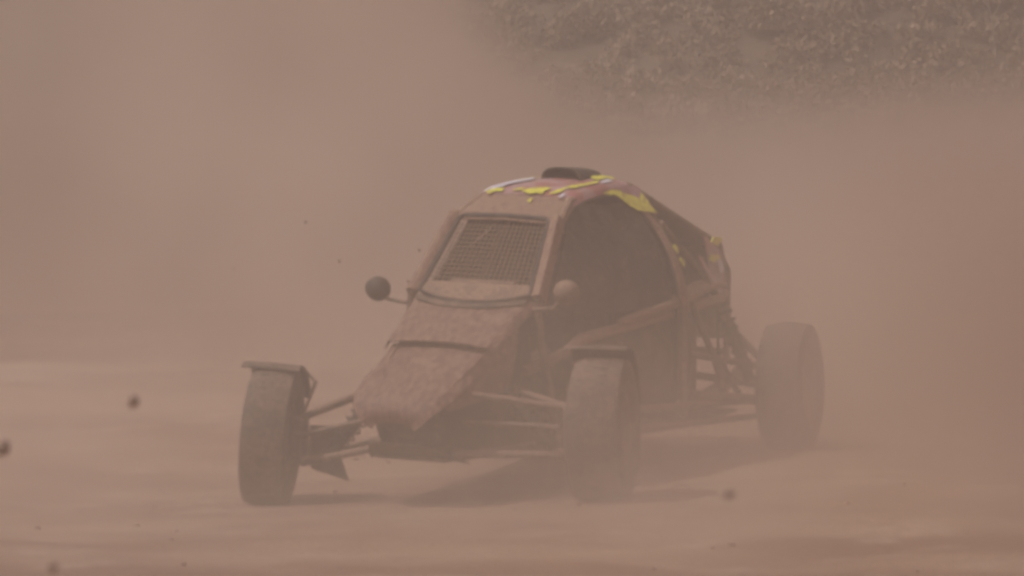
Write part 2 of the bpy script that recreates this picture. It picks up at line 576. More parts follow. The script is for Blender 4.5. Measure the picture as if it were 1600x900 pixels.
# --- windscreen frame: pillars and header in one skin round the opening
# opening corners (car frame): top (.355, .216, 1.087), bottom (.655, .262, .788)
def pil(u):          # along the pillar from bottom (0) to top (1)
    return np.array((.655 - .30 * u, 0, .788 + .299 * u))
header = panel('header_panel', [(0.362, 1.083, 0.252, .014), (0.30, 1.118, 0.240, .018), (0.22, 1.155, 0.226, .022), (0.140, 1.184, 0.216, .018)], 12, 'header', 0.030, wob=.005)
for s in (-1, 1):
    g = []
    for t in range(12):
        u = -.02 + 1.06 * t / 11
        c = pil(u)
        hi = .262 - .046 * u                          # opening edge
        ho = .302 - .048 * u                          # outer edge
        row = []
        for q in range(6):
            a = q / 5
            y = hi + (ho - hi) * min(1, a * 1.35)
            dz = -.045 * max(0, a - .74) / .26
            row.append((c[0] + dz * .7 + .012 * math.sin(a * 3.0), s * y, c[2] + dz * .7 + .010 * math.sin(a * 3.0)))
        g.append(row)
    MB(True).shell(g, .006, flip=(s > 0)).build('windscreen_pillar', 'header', car, 60)
# bead of dark rubber round the opening
bead = [(.735, 0, .748), (.725, -.09, .753), (.695, -.18, .768), (.655, -.250, .788), (.36, -.205, 1.079), (.345, -.188, 1.090), (.345, 0, 1.096), (.345, .188, 1.090), (.36, .205, 1.079), (.655, .250, .788), (.695, .18, .768), (.725, .09, .753), (.735, 0, .748)]
MB(True).tube(bead, .011, 8).build('windscreen_surround', 'black', car)
# wire mesh in the windscreen
wm = MB(True)
nw, nh = 22, 17
def scr(u, v):       # u across -1..1, v up 0..1 (starts low on the cowl)
    p = pil(v)
    return Vector((p[0] - .018, u * (.258 - .046 * v), p[2] - .018))
def wire(b, p, q, r):
    d = (q - p).normalized()
    a = Vector((0.707, 0, 0.707))
    c = d.cross(a).normalized()
    e = c.cross(d)
    vs = [p + c * r, p + e * r, p - c * r, p - e * r, q + c * r, q + e * r, q - c * r, q - e * r]
    b.add(vs, [(0, 1, 5, 4), (1, 2, 6, 5), (2, 3, 7, 6), (3, 0, 4, 7)])
for i in range(1, nw):
    u = -1 + 2 * i / nw
    wire(wm, scr(u, .0), scr(u, 1.0), .0026)
for k in range(1, nh):
    v = k / nh
    wire(wm, scr(-1, v), scr(1, v), .0030)
wm.build('wire_mesh', 'wire', car)
# cowl: dust-filled lip at the foot of the screen, dark strip standing for the shadow gap in front
g = []
for j in range(13):
    u = -1 + 2 * j / 12
    b_ = 1 - u * u
    g.append([(.655 + .068 * b_, u * .246, .786 - .026 * b_), (.640 + .055 * b_, u * .244, .800 - .018 * b_), (.622 + .042 * b_, u * .240, .814), (.606 + .025 * b_, u * .236, .824)])
MB(True).shell(g, .004).build('cowl_lip', 'cowl', car, 60)
MB(True).shell([[(.672 + q * .035 + .070 * (1 - u * u), u * .247, .781 - q * .016 - .034 * (1 - u * u) - .010 * u * u) for q in (0, .5, 1)] for u in np.linspace(-1, 1, 13)], .004, flip=True).build('cowl_shadow_strip', 'panel', car)

# --- roof
roof = panel('roof_panel', [(0.150, 1.183, 0.218, .018), (0.0, 1.216, 0.218, .022), (-.20, 1.239, 0.220, .028), (-.40, 1.248, 0.220, .030), (-.545, 1.244, 0.214, .030)], 20, 'roof', 0.030)
def roof_z(x, y):
    for_x = [(.150, 1.183, .018), (0, 1.216, .022), (-.2, 1.239, .028), (-.4, 1.248, .030), (-.545, 1.244, .030)]
    for (x0, z0, c0), (x1, z1, c1) in zip(for_x, for_x[1:]):
        if x <= x0 and x >= x1:
            t = (x0 - x) / (x0 - x1)
            z, c = z0 + (z1 - z0) * t, c0 + (c1 - c0) * t
            return z - c * (y / .219) ** 2
    if x > .15:
        t = (x - .15) / .21
        return 1.183 - .098 * t ** 1.15 - .02 * (y / .235) ** 2
    return 1.243
def roof_film(name, outline, material, parent):
    """a film cut to outline (x, y pairs) lying 5 mm proud on the roof skin, following its curve"""
    import bmesh
    bm = bmesh.new()
    vs = [bm.verts.new((x, y, 0)) for x, y in outline]
    f = bm.faces.new(vs)
    bmesh.ops.triangulate(bm, faces=[f])
    for _ in range(3):
        bmesh.ops.subdivide_edges(bm, edges=[e for e in bm.edges if e.calc_length() > .04], cuts=1)
        bmesh.ops.triangulate(bm, faces=bm.faces[:])
    b = MB(True)
    bm.verts.index_update()
    tv = [(v.co.x, v.co.y, roof_z(v.co.x, v.co.y) + .0090) for v in bm.verts]
    fs = [tuple(v.index for v in q.verts) for q in bm.faces]
    b.add(tv, fs)
    bm.free()
    return b.build(name, material, parent, 60)
for outline in ([(.10, -.205), (.06, -.195), (.075, -.124), (.144, -.105), (.128, -.140), (.172, -.157), (.13, -.186)],
                [(.122, -.075), (.087, -.047), (.094, -.014), (.13, -.041)],
                [(.137, -.019), (.08, .003), (.051, .086), (.108, .08), (.158, .086), (.151, .058), (.172, .03)],
                [(.144, .108), (.073, .119), (.016, .135), (.073, .146), (.13, .135)],
                [(.044, .135), (-.055, .141), (-.169, .163), (-.296, .157), (-.218, .185), (-.098, .179), (-.005, .168)],
                [(-.289, .13), (-.36, .085), (-.50, .040), (-.535, .08), (-.53, .125), (-.446, .168), (-.424, .146), (-.325, .152)],
                [(-.19, -.175), (-.26, -.12), (-.22, -.09), (-.15, -.15)],
                [(.229, .047), (.201, .063), (.243, .069)]):
    roof_film('yellow_streak', outline, 'yellow', roof)
for outline in ([(.120, -.212), (.06, -.215), (-.06, -.216), (-.30, -.212), (-.24, -.120), (-.12, -.075), (-.04, -.120), (.04, -.150)],
                [(-.30, .168), (-.382, .163), (-.39, .185), (-.289, .196), (-.233, .19)],
                [(.165, .163), (.108, .163), (.108, .174), (.165, .179)]):
    roof_film('white_streak', outline, 'white', roof)
# air scoop on the roof, open to the front
g = []
for i in range(7):
    t = i / 6
    X = -.20 - .30 * t
    hw = .090 - .02 * t
    hh = .062 * (1 - .35 * t)
    row = []
    for j in range(13):
        a = math.pi * j / 12
        ca, sa = math.cos(a), math.sin(a)
        row.append((X, .016 - hw * math.copysign(abs(ca) ** .7, ca), roof_z(X, 0) - .012 + hh * (max(0, sa) ** .75)))
    g.append(row)
scoop = MB(True).shell(g, .004).build('roof_scoop', 'black', car, 50)
MB(True).prism([(-.33, .016 + (p[1] - .016) * .9, p[2] - .004) for p in g[3]], (-.01, 0, 0)).build('scoop_filter', 'inner', scoop)

# --- panels beside the roof edge, down the main hoop
for s in (-1, 1):
    q = [[(-.17, s * .226, 1.196), (-.30, s * .232, 1.205), (-.42, s * .232, 1.208), (-.555, s * .224, 1.205)],
         [(-.26, s * .236, 1.178), (-.35, s * .258, 1.165), (-.45, s * .268, 1.160), (-.568, s * .268, 1.150)],
         [(-.36, s * .258, 1.148), (-.41, s * .288, 1.130), (-.48, s * .306, 1.110), (-.580, s * .310, 1.085)]]
    hp = MB(True).shell(q, .006, flip=(s < 0)).build('roof_side_panel', 'roof', car, 60)
    pts = [(-.10, 1.190), (-.219, 1.200), (-.31, 1.192), (-.33, 1.178), (-.389, 1.174), (-.455, 1.152), (-.51, 1.178), (-.525, 1.150), (-.515, 1.124), (-.535, 1.095), (-.43, 1.103), (-.35, 1.110), (-.295, 1.130), (-.256, 1.160), (-.216, 1.180), (-.15, 1.178)]
    def ys(x, z):
        return .226 + .082 * max(0, (1.205 - z) / .105) + .018
    MB(True).prism([(x, s * ys(x, z), z) for x, z in pts], (0, s * .003, .002)).build('yellow_streak', 'yellow', hp, 60)
    # strip down the main hoop
    ctr = catmull([(-.405, .286, 1.135), (-.425, .365, 1.03), (-.405, .435, .93), (-.37, .490, .82), (-.40, .505, .69)], 14)
    g = []
    for i, c in enumerate(ctr):
        w = .085
        g.append([(c[0] - w * k, s * (c[1] + .010 * math.sin(k * math.pi)), c[2] - .02 * k) for k in (0, .33, .66, 1)])
    hs = MB(True).shell(g, .006, flip=(s < 0)).build('hoop_panel', 'header', car, 60)
    for cz, cy in ((.955, .425), (.90, .455)):
        MB(True).prism([(-.43 + a, s * (cy + .022 - b * .5), cz + b) for a, b in ((0, 0), (-.03, .012), (-.05, -.006), (-.02, -.028))], (0, s * .004, 0)).build('yellow_patch', 'yellow', hs, 60)

# --- roll cage
def rod(name, pts, r, material='tube', parent=car, n=10, roll=True):
    return MB(roll).tube(pts, r, n).build(name, material, parent, 60)
for s in (-1, 1):
    rod('cage_tube', [(.66, s * .285, .765), (.35, s * .245, 1.068), (.14, s * .205, 1.158), (-.53, s * .205, 1.205)], .018)
    rod('cage_tube', [(-.46, s * .485, .22), (-.46, s * .485, .76), (-.47, s * .44, .90), (-.53, s * .30, 1.09), (-.55, s * .19, 1.205)], .02)
    rod('cage_tube', [(-.55, s * .22, 1.19), (-1.0, s * .24, 1.055), (-1.50, s * .25, .915)], .017)
    rod('cage_tube', [(-.57, s * .33, 1.05), (-.78, s * .39, .88), (-1.02, s * .42, .72)], .017)
    rod('cage_tube', [(.66, s * .285, .765), (.66, s * .300, .62), (.62, s * .36, .22)], .016)
    rod('cage_tube', [(-1.50, s * .25, .915), (-1.585, s * .26, .80), (-1.575, s * .26, .40), (-1.40, s * .26, .22)], .017)
    rod('side_rail', [(.70, s * .245, .480), (.49, s * .33, .545), (.376, s * .36, .602), (0, s * .405, .633), (-.995, s * .45, .705), (-1.50, s * .28, .70)], .023, 'rail')
    rod('side_rail', [(.10, s * .42, .66), (-.30, s * .470, .712), (-.62, s * .475, .745), (-1.05, s * .42, .765), (-1.52, s * .27, .735)], .014, 'rail')
    rod('lower_rail', [(1.22, s * .19, .17), (.75, s * .36, .20), (.30, s * .49, .285), (.07, s * .50, .293), (-1.31, s * .50, .230)], .017)
    rod('side_skid', [(.25, s * .50, .214), (.07, s * .50, .211), (-1.315, s * .50, .157)], .015)
    rod('cage_tube', [(-.62, s * .46, .70), (-.86, s * .47, .46), (-.98, s * .49, .25)], .015)
    rod('cage_tube', [(-.98, s * .45, .70), (-.92, s * .47, .45), (-1.2, s * .48, .24)], .014)
rod('cage_tube', [(-.55, -.19, 1.205), (-.55, .19, 1.205)], .02)
rod('cage_tube', [(-1.50, -.25, .915), (-1.50, .25, .915)], .017)
rod('cage_tube', [(-1.575, -.26, .42), (-1.575, .26, .42)], .017)
rod('cage_tube', [(.14, -.205, 1.158), (.14, .205, 1.158)], .016)
# pad in the lit rail tone along the side under the cockpit opening
for s in (-1, 1):
    g = []
    for c in catmull([(.05, .425, .655, .008), (-.18, .45, .685, .016), (-.45, .488, .715, .035), (-.72, .470, .745, .045), (-1.02, .43, .760, .03)], 14):
        g.append([(c[0], s * (c[1] - .04 * k), c[2] + .0 + (c[3] * k)) for k in (-.15, .2, .6, 1)])
    MB(True).shell(g, .008, flip=(s > 0)).build('sill_pad', 'rail', car, 60)
# dark panels under the rail
for s in (-1, 1):
    g = []
    for t in range(11):
        X = .37 - 1.02 * t / 10
        zt = .585 + (.37 - X) * .073
        zb = .30 + .03 * math.sin(t / 10 * 3.1) - .03 * t / 10
        yb = .355 + .075 * min(1, (.37 - X) / .6)
        g.append([(X, s * (yb - .03 * (k - .5) ** 2 * 4 + .012), zt * (1 - k) + zb * k) for k in (0, .2, .4, .6, .8, 1)])
    sp = MB(True).shell(g, .005, flip=(s > 0)).build('side_panel', 'panel', car, 60)
    MB(True).box((-.50, s * .448, .40), (.05, .012, .05)).build('latch', 'rim', sp, bevel=.006)

# window nets laced into the cockpit openings
for s in (-1, 1):
    fb, ft_ = np.array((.57, .275, .70)), (np.array((.15, .205, 1.145)) if s > 0 else np.array((.47, .265, .83)))
    rb, rt = np.array((-.385, .462, .70)), np.array((-.43, .262, 1.14))
    g = []
    for i in range(15):
        u = i / 14
        lo_, hi_ = fb * (1 - u) + rb * u, ft_ * (1 - u) + rt * u
        row = []
        for k in range(11):
            v = k / 10
            p = lo_ * (1 - v) + hi_ * v
            y = p[1] + .045 * math.sin(v * math.pi) * (.35 + .65 * u)
            row.append((p[0], s * y, p[2] + .006 * math.sin(u * 9)))
        g.append(row)
    MB(True).shell(g, .003).build('window_net', 'net', car, 60)

# straps added to dim the upper corner of the opening on the car's right
sn = MB(True)
A, B, C_ = np.array((.47, -.262, .835)), np.array((.16, -.212, 1.140)), np.array((-.43, -.268, 1.138))
def strap(p, q):
    d = (Vector(q) - Vector(p)).normalized()
    a = Vector((0, 1, 0)).cross(d).normalized() * .0045
    sn.add([Vector(p) + a, Vector(p) - a, Vector(q) - a, Vector(q) + a] + [v + Vector((0, .003, 0)) for v in (Vector(p) + a, Vector(p) - a, Vector(q) - a, Vector(q) + a)],
           [(0, 1, 2, 3), (7, 6, 5, 4), (0, 4, 5, 1), (1, 5, 6, 2), (2, 6, 7, 3), (3, 7, 4, 0)])
for i in range(1, 22):
    t = i / 22
    strap(A * (1 - t) + B * t, A * (1 - t) + C_ * t)
    strap(A * (1 - t) + C_ * t, B * (1 - t) + C_ * t)
sn.build('dimming_strap', 'net', car)

# --- floor, foot box, firewall, seat, tank
MB(True).prism([(1.27, -.15, .150), (1.27, .15, .150), (.70, .34, .165), (-.60, .47, .165), (-1.35, .40, .17), (-1.35, -.40, .17), (-.60, -.47, .165), (.70, -.34, .165)], (0, 0, .012)).build('floor_pan', 'panel', car)
g = [[(X, y * h, z) for y, z in ((-1, zt), (-1.03, (zt + zb) / 2), (-.9, zb))] for X, h, zt, zb in ((1.31, .14, .40, .28), (1.22, .165, .43, .21), (1.1, .175, .46, .18), (.85, .195, .58, .18), (.62, .235, .70, .18))]
MB(True).shell(g, .005).build('foot_box_side', 'inner', car, 50)
g = [[(p[0], -p[1], p[2]) for p in row] for row in g]
MB(True).shell(g, .005).build('foot_box_side', 'inner', car, 50)
MB(True).prism([(1.335, -.14, .40), (1.335, .14, .40), (1.30, .13, .30), (1.22, .075, .20), (1.22, -.075, .20), (1.30, -.13, .30)], (-.01, 0, 0)).build('front_bulkhead', 'panel', car)
skid = MB(True).shell([[(1.18, y, .170 - .02 * (y / .2) ** 2), (1.29, y * .8, .185), (1.365, y * .62, .225)] for y in np.linspace(-.22, .22, 7)], .008).build('skid_plate', 'panel', car, 50)
MB(True).prism([(-.50, -.19, 1.19), (-.50, .19, 1.19), (-.47, .40, .95), (-.45, .46, .76), (-.45, .46, .20), (-.45, -.46, .20), (-.45, -.46, .76), (-.47, -.40, .95)], (-.006, 0, 0)).build('firewall', 'inner', car)
seat = MB(True)
sg = []
for t, (X, Z, h) in enumerate(((.18, .30, .19), (-.05, .27, .20), (-.22, .30, .21), (-.33, .50, .22), (-.385, .75, .20), (-.41, .90, .13), (-.42, 1.03, .11))):
    sg.append([(X + .05 * abs(u) ** 3 * (1 if t > 2 else 0), u * h, Z + (.07 * abs(u) ** 3 if t <= 2 else 0)) for u in np.linspace(-1, 1, 9)])
seat.shell(sg, .02).build('seat', 'inner', car, 60)
rod('steering_column', [(.24, 0, .70), (.60, 0, .56), (.95, 0, .45)], .014, 'metal')
stw = MB(True)
wmx = Matrix.Translation((.235, 0, .705)) @ Matrix.Rotation(R(-66), 4, 'Y')   # wheel plane leans back
WR = .13
ring = [wmx @ Vector((WR * math.cos(a), WR * math.sin(a), 0)) for a in np.linspace(0, 2 * math.pi, 33)]
stw.tube(ring, .014, 8)
for a in (R(0), R(120), R(240)):
    stw.tube([wmx @ Vector((0, 0, 0)), wmx @ Vector((WR * math.cos(a), WR * math.sin(a), 0))], .01, 6)
stw.build('steering_wheel', 'black', car)
MB(True).box((.56, 0, .80), (.05, .30, .07)).build('dash_panel', 'cowl', car, bevel=.01)

# --- engine, cover, rear panels
eng = MB(True).box((-.98, 0, .42), (.52, .50, .34)).build('engine', 'metal', car, bevel=.02)
hd = MB(True)
hd.box((-.90, 0, .66), (.26, .46, .15))
for k in range(6):
    hd.box((-.90, -.20 + .08 * k, .745), (.24, .02, .03))
hd.build('cylinder_head', 'metal', eng, bevel=.006)
for k in range(4):
    MB(True).tube([(-1.03, -.165 + .11 * k, .68), (-1.15, -.165 + .11 * k, .72), (-1.22, -.165 + .11 * k, .80)], .026, 10, .034).build('intake_trumpet', 'black', eng)
rod('exhaust', [(-.78, .12, .55), (-.72, .22, .34), (-.95, .36, .25), (-1.45, .34, .30), (-1.72, .30, .36)], .03, 'metal')
cov = [[(X, y, Z - c * (abs(y) / h) ** 2.5) for y in np.linspace(-h, h, 11)] for X, Z, h, c in ((-.60, 1.20, .205, .03), (-.85, 1.155, .22, .035), (-1.15, 1.07, .235, .04), (-1.40, .985, .245, .045), (-1.52, .93, .25, .05))]
engcov = MB(True).shell(cov, .005).build('engine_cover', 'cover', car, 60)
MB(True).prism([(-.92, .224, 1.098), (-1.46, .262, .925), (-1.46, .262, .910), (-.92, .224, 1.085)], (0, .004, 0)).build('yellow_stripe', 'yellow', engcov)
for s in (-1, 1):
    g = [[(-1.28 - .24 * k, s * (.258 + .03 * q - .02 * k), z - .03 * k) for k in (0, .33, .66, 1)] for q, z in ((0, .965), (.5, .89), (.9, .81), (1, .72), (.8, .68))]
    rp = MB(True).shell(g, .006, flip=(s < 0)).build('rear_side_panel', 'pink', car, 60)
    for i, (x, z) in enumerate(((-1.29, .945), (-1.26, .865))):
        MB(True).prism([(x + a, s * .300, z + b) for a, b in ((.0, .018), (-.10, .012), (-.12, -.008), (-.03, -.018), (.02, -.004))], (0, s * .004, 0)).build('yellow_patch', 'yellow', rp)
    MB(True).prism([(-1.34 + a, s * .300, .850 + b) for a, b in ((.0, .01), (-.07, .0), (-.09, -.05), (-.05, -.06), (-.02, -.02))], (0, s * .004, 0)).build('white_patch', 'white', rp)
    MB(True).shell([[(-.84, s * .40, .90), (-.92, s * .39, .885)], [(-.90, s * .42, .82), (-1.0, s * .41, .80)], [(-.96, s * .43, .775), (-1.03, s * .425, .765)]], .005, flip=(s < 0)).build('intake_panel', 'pink', car)
    MB(True).shell([[(-1.02, s * .42, .745), (-1.25, s * .36, .735)], [(-1.04, s * .43, .715), (-1.28, s * .36, .715)]], .005, flip=(s < 0)).build('rear_tray', 'pink', car)
    g = [[(-1.50 - .11 * math.sin(k * 1.9), s * .27 * (1 - q), .915 - .44 * k) for k in (0, .25, .5, .75, 1)] for q in (0, .25, .5, .75, 1)]
    MB(True).shell(g, .004).build('tail_panel', 'cover', car, 60)

# --- wheels
def tyre_mb(r, w, shoulder, seed):
    prof = []
    hw = w / 2
    rim_r = r * .52
    side = [(rim_r, -hw * .86), (rim_r + .02, -hw * 1.0), (r * .78, -hw * 1.06), (r - shoulder * 1.1, -hw * 1.02), (r - shoulder * .35, -hw * .93), (r - .004, -hw * .70)]
    mid = [(r, -hw * .35), (r + .001, 0), (r, hw * .35)]
    prof = side + mid + [(a, -b) for a, b in reversed(side)] + [(rim_r - .01, hw * .7), (rim_r - .01, -hw * .7)]
    b = MB()
    b.lathe(prof, 56, None, closed=True)
    # tread blocks
    nb, rows = 40, 4
    for k in range(nb):
        for q in range(rows):
            yy = (q - (rows - 1) / 2) / rows * w * .92
            a = 2 * math.pi * (k + (.5 if q % 2 else 0)) / nb
            edge = q in (0, rows - 1)
            rr = r - (.014 if edge else .003)
            rot = Matrix.Rotation(-a, 3, 'Y')
            c = rot @ Vector((rr - .003, yy, 0))
            b.box(c, (.014, w * .92 / rows * .90, 2 * math.pi * r / nb * .82), rot)
    return b

def rim_mb(r, w, side):
    rr = r * .52 - .006
    hw = w / 2 * .82
    o = side
    prof = [(rr, -hw), (rr, hw), (rr - .012, hw), (rr - .02, hw * .6), (rr - .025, -hw * .6), (rr - .012, -hw)]
    b = MB()
    b.lathe(prof, 40, None, closed=True)
    b.lathe([(rr - .015, o * hw * .35), (rr * .6, o * hw * .55), (rr * .32, o * hw * .60), (rr * .32, o * hw * .80), (rr * .10, o * hw * .82), (rr * .10, o * hw * .2), (rr * .6, o * hw * .30), (rr - .015, o * hw * .20)], 40, None, closed=True)
    for k in range(4):
        a = k * math.pi / 2
        b.tube([(rr * .2 * math.cos(a), o * hw * .80, rr * .2 * math.sin(a)), (rr * .2 * math.cos(a), o * hw * .95, rr * .2 * math.sin(a))], .008, 6)
    return b

def wheel(name, side, x, y, zc, r, w, shoulder, yaw, camber, spin):
    """wheel > tyre; the rim mesh is the wheel part itself"""
    rim = rim_mb(r, w, side).build(name, 'rim', car, 40)
    rim.location = (x, y, zc)
    rim.rotation_euler = (camber, spin, yaw)
    rim.rotation_mode = 'YXZ'                       # spin on the axle, then camber, then steer
    ty = tyre_mb(r, w, shoulder, 1).build('tyre', 'rubber', rim, 40)
    return rim

RF, RRr = .288, .288
HX, HT, HB = 1.0525, .713, 1.215
zc_fr = ground_z(CX + FWD.x * HX + LAT.x * -HT, CY + FWD.y * HX + LAT.y * -HT)
zc_fl = ground_z(CX + FWD.x * HX + LAT.x * HT, CY + FWD.y * HX + LAT.y * HT)
zc_rl = ground_z(CX - FWD.x * HB + LAT.x * HT, CY - FWD.y * HB + LAT.y * HT)
zc_rr = ground_z(CX - FWD.x * HB - LAT.x * HT, CY - FWD.y * HB - LAT.y * HT)
wheel('front_wheel', -1, HX, -HT - .022, zc_fr + RF - .012, RF, .185, .03, R(19), R(-5), .3)
wheel('front_wheel', 1, HX, HT + .028, zc_fl + RF - .012, RF, .215, .04, R(13), R(1), .9)
wheel('rear_wheel', 1, -HB, HT - .01, zc_rl + RRr - .012, RRr, .205, .05, R(7), R(1), .4)
wheel('rear_wheel', -1, -HB, -HT + .01, zc_rr + RRr - .012, RRr, .205, .05, R(3), 0, 1.1)

# --- front suspension, mudguards, mud flap
def hub(s, x, zc, yaw):
    b = MB()
    b.box((x, s * (HT - .10), zc), (.07, .07, .17))
    b.tube([(x, s * (HT - .09), zc), (x, s * (HT + .0), zc)], .045, 14)
    return b.build('wheel_hub', 'metal', car, bevel=.008)
for s, zc in ((-1, zc_fr + RF - .012), (1, zc_fl + RF - .012)):
    hub(s, HX, zc, 0)
    ou = .59
    uz = zc + .082
    lz = zc - .105
    kz = -KROLL * s
    rod('suspension_arm', [(1.20, s * .19, .425 + kz * .19), (HX + .01, s * ou, uz)], .014, 'tube', roll=False)
    rod('suspension_arm', [(.84, s * .27, .415 + kz * .27), (HX - .01, s * ou, uz)], .014, 'tube', roll=False)
    rod('suspension_arm', [(1.24, s * .17, .185 + kz * .17), (HX + .01, s * ou, lz)], .016, 'tube', roll=False)
    rod('suspension_arm', [(.80, s * .31, .19 + kz * .31), (HX - .01, s * ou, lz)], .016, 'tube', roll=False)
    rod('steering_rod', [(1.14, s * .18, .305 + kz * .18), (HX + .07, s * .585, zc + .01)], .011, 'metal', roll=False)
    p0, p1 = Vector((1.0, s * .50, lz + .03)), Vector((.95, s * .235, .455))
    sh = rod('shock_absorber', [p0, p0.lerp(p1, .55)], .028, 'black', roll=False)
    rod('damper_rod', [p0.lerp(p1, .5), p1], .011, 'metal', sh, roll=False)
    coil = [p0.lerp(p1, .08 + .8 * t / 90) + Matrix.Rotation(t / 90 * 2 * math.pi * 9, 3, (p1 - p0).normalized()) @ Vector((.042, 0, 0)) for t in range(91)]
    rod('spring', coil, .005, 'black', sh, 6, roll=False)
    # mudguard
    R0 = RF + (.014 if s < 0 else .046)
    gy = s * HT
    g = []
    a0, a1 = (R(72), R(150)) if s < 0 else (R(78), R(165))
    yw = R(18) if s < 0 else R(13)
    for t in range(12):
        a = a0 + (a1 - a0) * t / 11
        row = []
        for k in (-1, -.5, 0, .5, 1):
            w_ = .118 if s < 0 else .125
            lx, ly = R0 * math.cos(a), k * w_ - (.012 if s < 0 else 0)
            X = HX + lx * math.cos(yw) - ly * math.sin(yw)
            Y = gy + lx * math.sin(yw) + ly * math.cos(yw)
            row.append((X, Y, zc + R0 * math.sin(a) + (.010 * k * s if s < 0 else .0) - (0.004 * k * k)))
        g.append(row)
    mg = MB().shell(g, .005).build('mudguard', 'panel', car, 60)
    rod('mudguard_stay', [(HX - .02, s * (HT - .10), zc + .06), (HX - .10, s * (HT - .13), zc + .22), (HX - .10, s * (HT - .06), zc + R0 * .94)], .008, 'metal', mg, 6, roll=False)
# ragged rubber flap behind the front wheel on the car's right
MB().shell([[(HX - .27, -HT + .02, zc_fr + .30), (HX - .27, -HT + .16, zc_fr + .30)], [(HX - .26, -HT + .02, zc_fr + .18), (HX - .25, -HT + .165, zc_fr + .19)], [(HX - .26, -HT + .03, zc_fr + .12), (HX - .25, -HT + .21, zc_fr + .075)]], .006).build('mud_flap', 'rubber', car)

# --- rear suspension
for s, zc in ((1, zc_rl + RRr - .012), (-1, zc_rr + RRr - .012)):
    b = MB()
    b.box((-HB, s * (HT - .13), zc), (.09, .06, .19))
    b.tube([(-HB, s * (HT - .13), zc), (-HB, s * HT, zc)], .05, 14)
    b.build('wheel_hub', 'metal', car, bevel=.008)
    rod('drive_shaft', [(-HB - .02, s * .20, .33), (-HB, s * (HT - .12), zc)], .018, 'metal', roll=False)
    rod('trailing_arm', [(-.56, s * .46, .30), (-HB + .05, s * (HT - .14), zc - .06)], .02, 'tube', roll=False)
    rod('trailing_arm', [(-1.38, s * .30, .60 - KROLL * s * .3), (-HB - .02, s * (HT - .14), zc + .10)], .017, 'tube', roll=False)
    rod('trailing_arm', [(-.70, s * .42, .46), (-HB + .03, s * (HT - .14), zc + .09)], .016, 'tube', roll=False)
    rod('trailing_arm', [(-1.40, s * .28, .22), (-HB - .02, s * (HT - .14), zc - .08)], .016, 'tube', roll=False)
    p0, p1 = Vector((-HB, s * (HT - .20), zc + .02)), Vector((-1.36, s * .29, .72))
    sh = rod('shock_absorber', [p0, p0.lerp(p1, .6)], .028, 'black', roll=False)
    rod('damper_rod', [p0.lerp(p1, .5), p1], .011, 'metal', sh, roll=False)
    coil = [p0.lerp(p1, .1 + .8 * t / 90) + Matrix.Rotation(t / 90 * 2 * math.pi * 9, 3, (p1 - p0).normalized()) @ Vector((.034, 0, 0)) for t in range(91)]
    rod('spring', coil, .006, 'black', sh, 6, roll=False)

# --- mirrors
for s in (-1, 1):
    c = Vector((.70, s * .43, .812)) if s > 0 else Vector((.70, -.422, .786))
    fw = Vector((1, -s * .10, .10)).normalized()
    mm = Matrix.Translation(c) @ fw.to_track_quat('Y', 'Z').to_matrix().to_4x4()
    b = MB(True)
    b.lathe([(.012, .052), (.032, .044), (.046, .026), (.052, .002), (.052, -.018), (.046, -.022)], 24, mm)
    mi = b.build('mirror', 'tube' if s > 0 else 'panel', car, 50)
    MB(True).lathe([(.044, -.0235), (.040, -.0245)], 24, mm).build('mirror_glass', 'rim', mi)
    rod('mirror_stalk', [c + Vector((-.01, -s * .035, -.035)), (.70, s * .375, .745), (.71, s * .285, .735)], .008, 'tube', mi)

# ------------------------------------------------------------------ the driver
def skin_body(name, joints, edges, material, parent, root=0, sub=2):
    me = bpy.data.meshes.new(name)
    me.from_pydata([Vector((p[0], p[1], p[2] - KROLL * p[1])) for p, r in joints], edges, [])
    o = bpy.data.objects.new(name, me)
    COL.objects.link(o)
    sk = o.modifiers.new("skin", 'SKIN')
    sk.use_smooth_shade = True
    for i, (p, r) in enumerate(joints):
        d = me.skin_vertices[0].data[i]
        d.radius = (r, r) if not isinstance(r, tuple) else r
        d.use_root = (i == root)
    sb = o.modifiers.new("subdivision", 'SUBSURF')
    sb.levels = sub
    sb.render_levels = sub
    me.materials.append(M[material])
    o.parent = parent
    return o

drv = empty('person', (CX, CY, 0.0), -(R(90) + TH))
tag(drv, 'driver in dark race suit and blue-grey helmet gripping the wheel behind the wire mesh', 'person')
J, E_ = [], []
def j(p, r, par=None):
    J.append((Vector(p), r))
    if par is not None:
        E_.append((par, len(J) - 1))
    return len(J) - 1
pel = j((-.17, 0, .385), (.15, .11))
sp1 = j((-.215, 0, .52), (.13, .10), pel)
sp2 = j((-.255, 0, .66), (.15, .105), sp1)
nk0 = j((-.265, 0, .785), (.085, .08), sp2)
nk1 = j((-.235, 0, .85), .055, nk0)
hd0 = j((-.205, 0, .93), .08, nk1)
hd1 = j((-.205, 0, 1.00), .07, hd0)
for s in (-1, 1):
    sh = j((-.25, s * .17, .745), .062, nk0)
    el = j((-.06, s * .235, .585), .043, sh)
    wr = j((.165, s * .155, .700), .028, el)
    pm = j((.208, s * .142, .722), (.022, .036), wr)
    hp = j((-.12, s * .095, .375), .085, pel)
    kn = j((.30, s * .13, .50), .058, hp)
    an = j((.66, s * .115, .345), .038, kn)
    ft = j((.80, s * .11, .40), .033, an)
body = skin_body('body', J, E_, 'suit', drv)
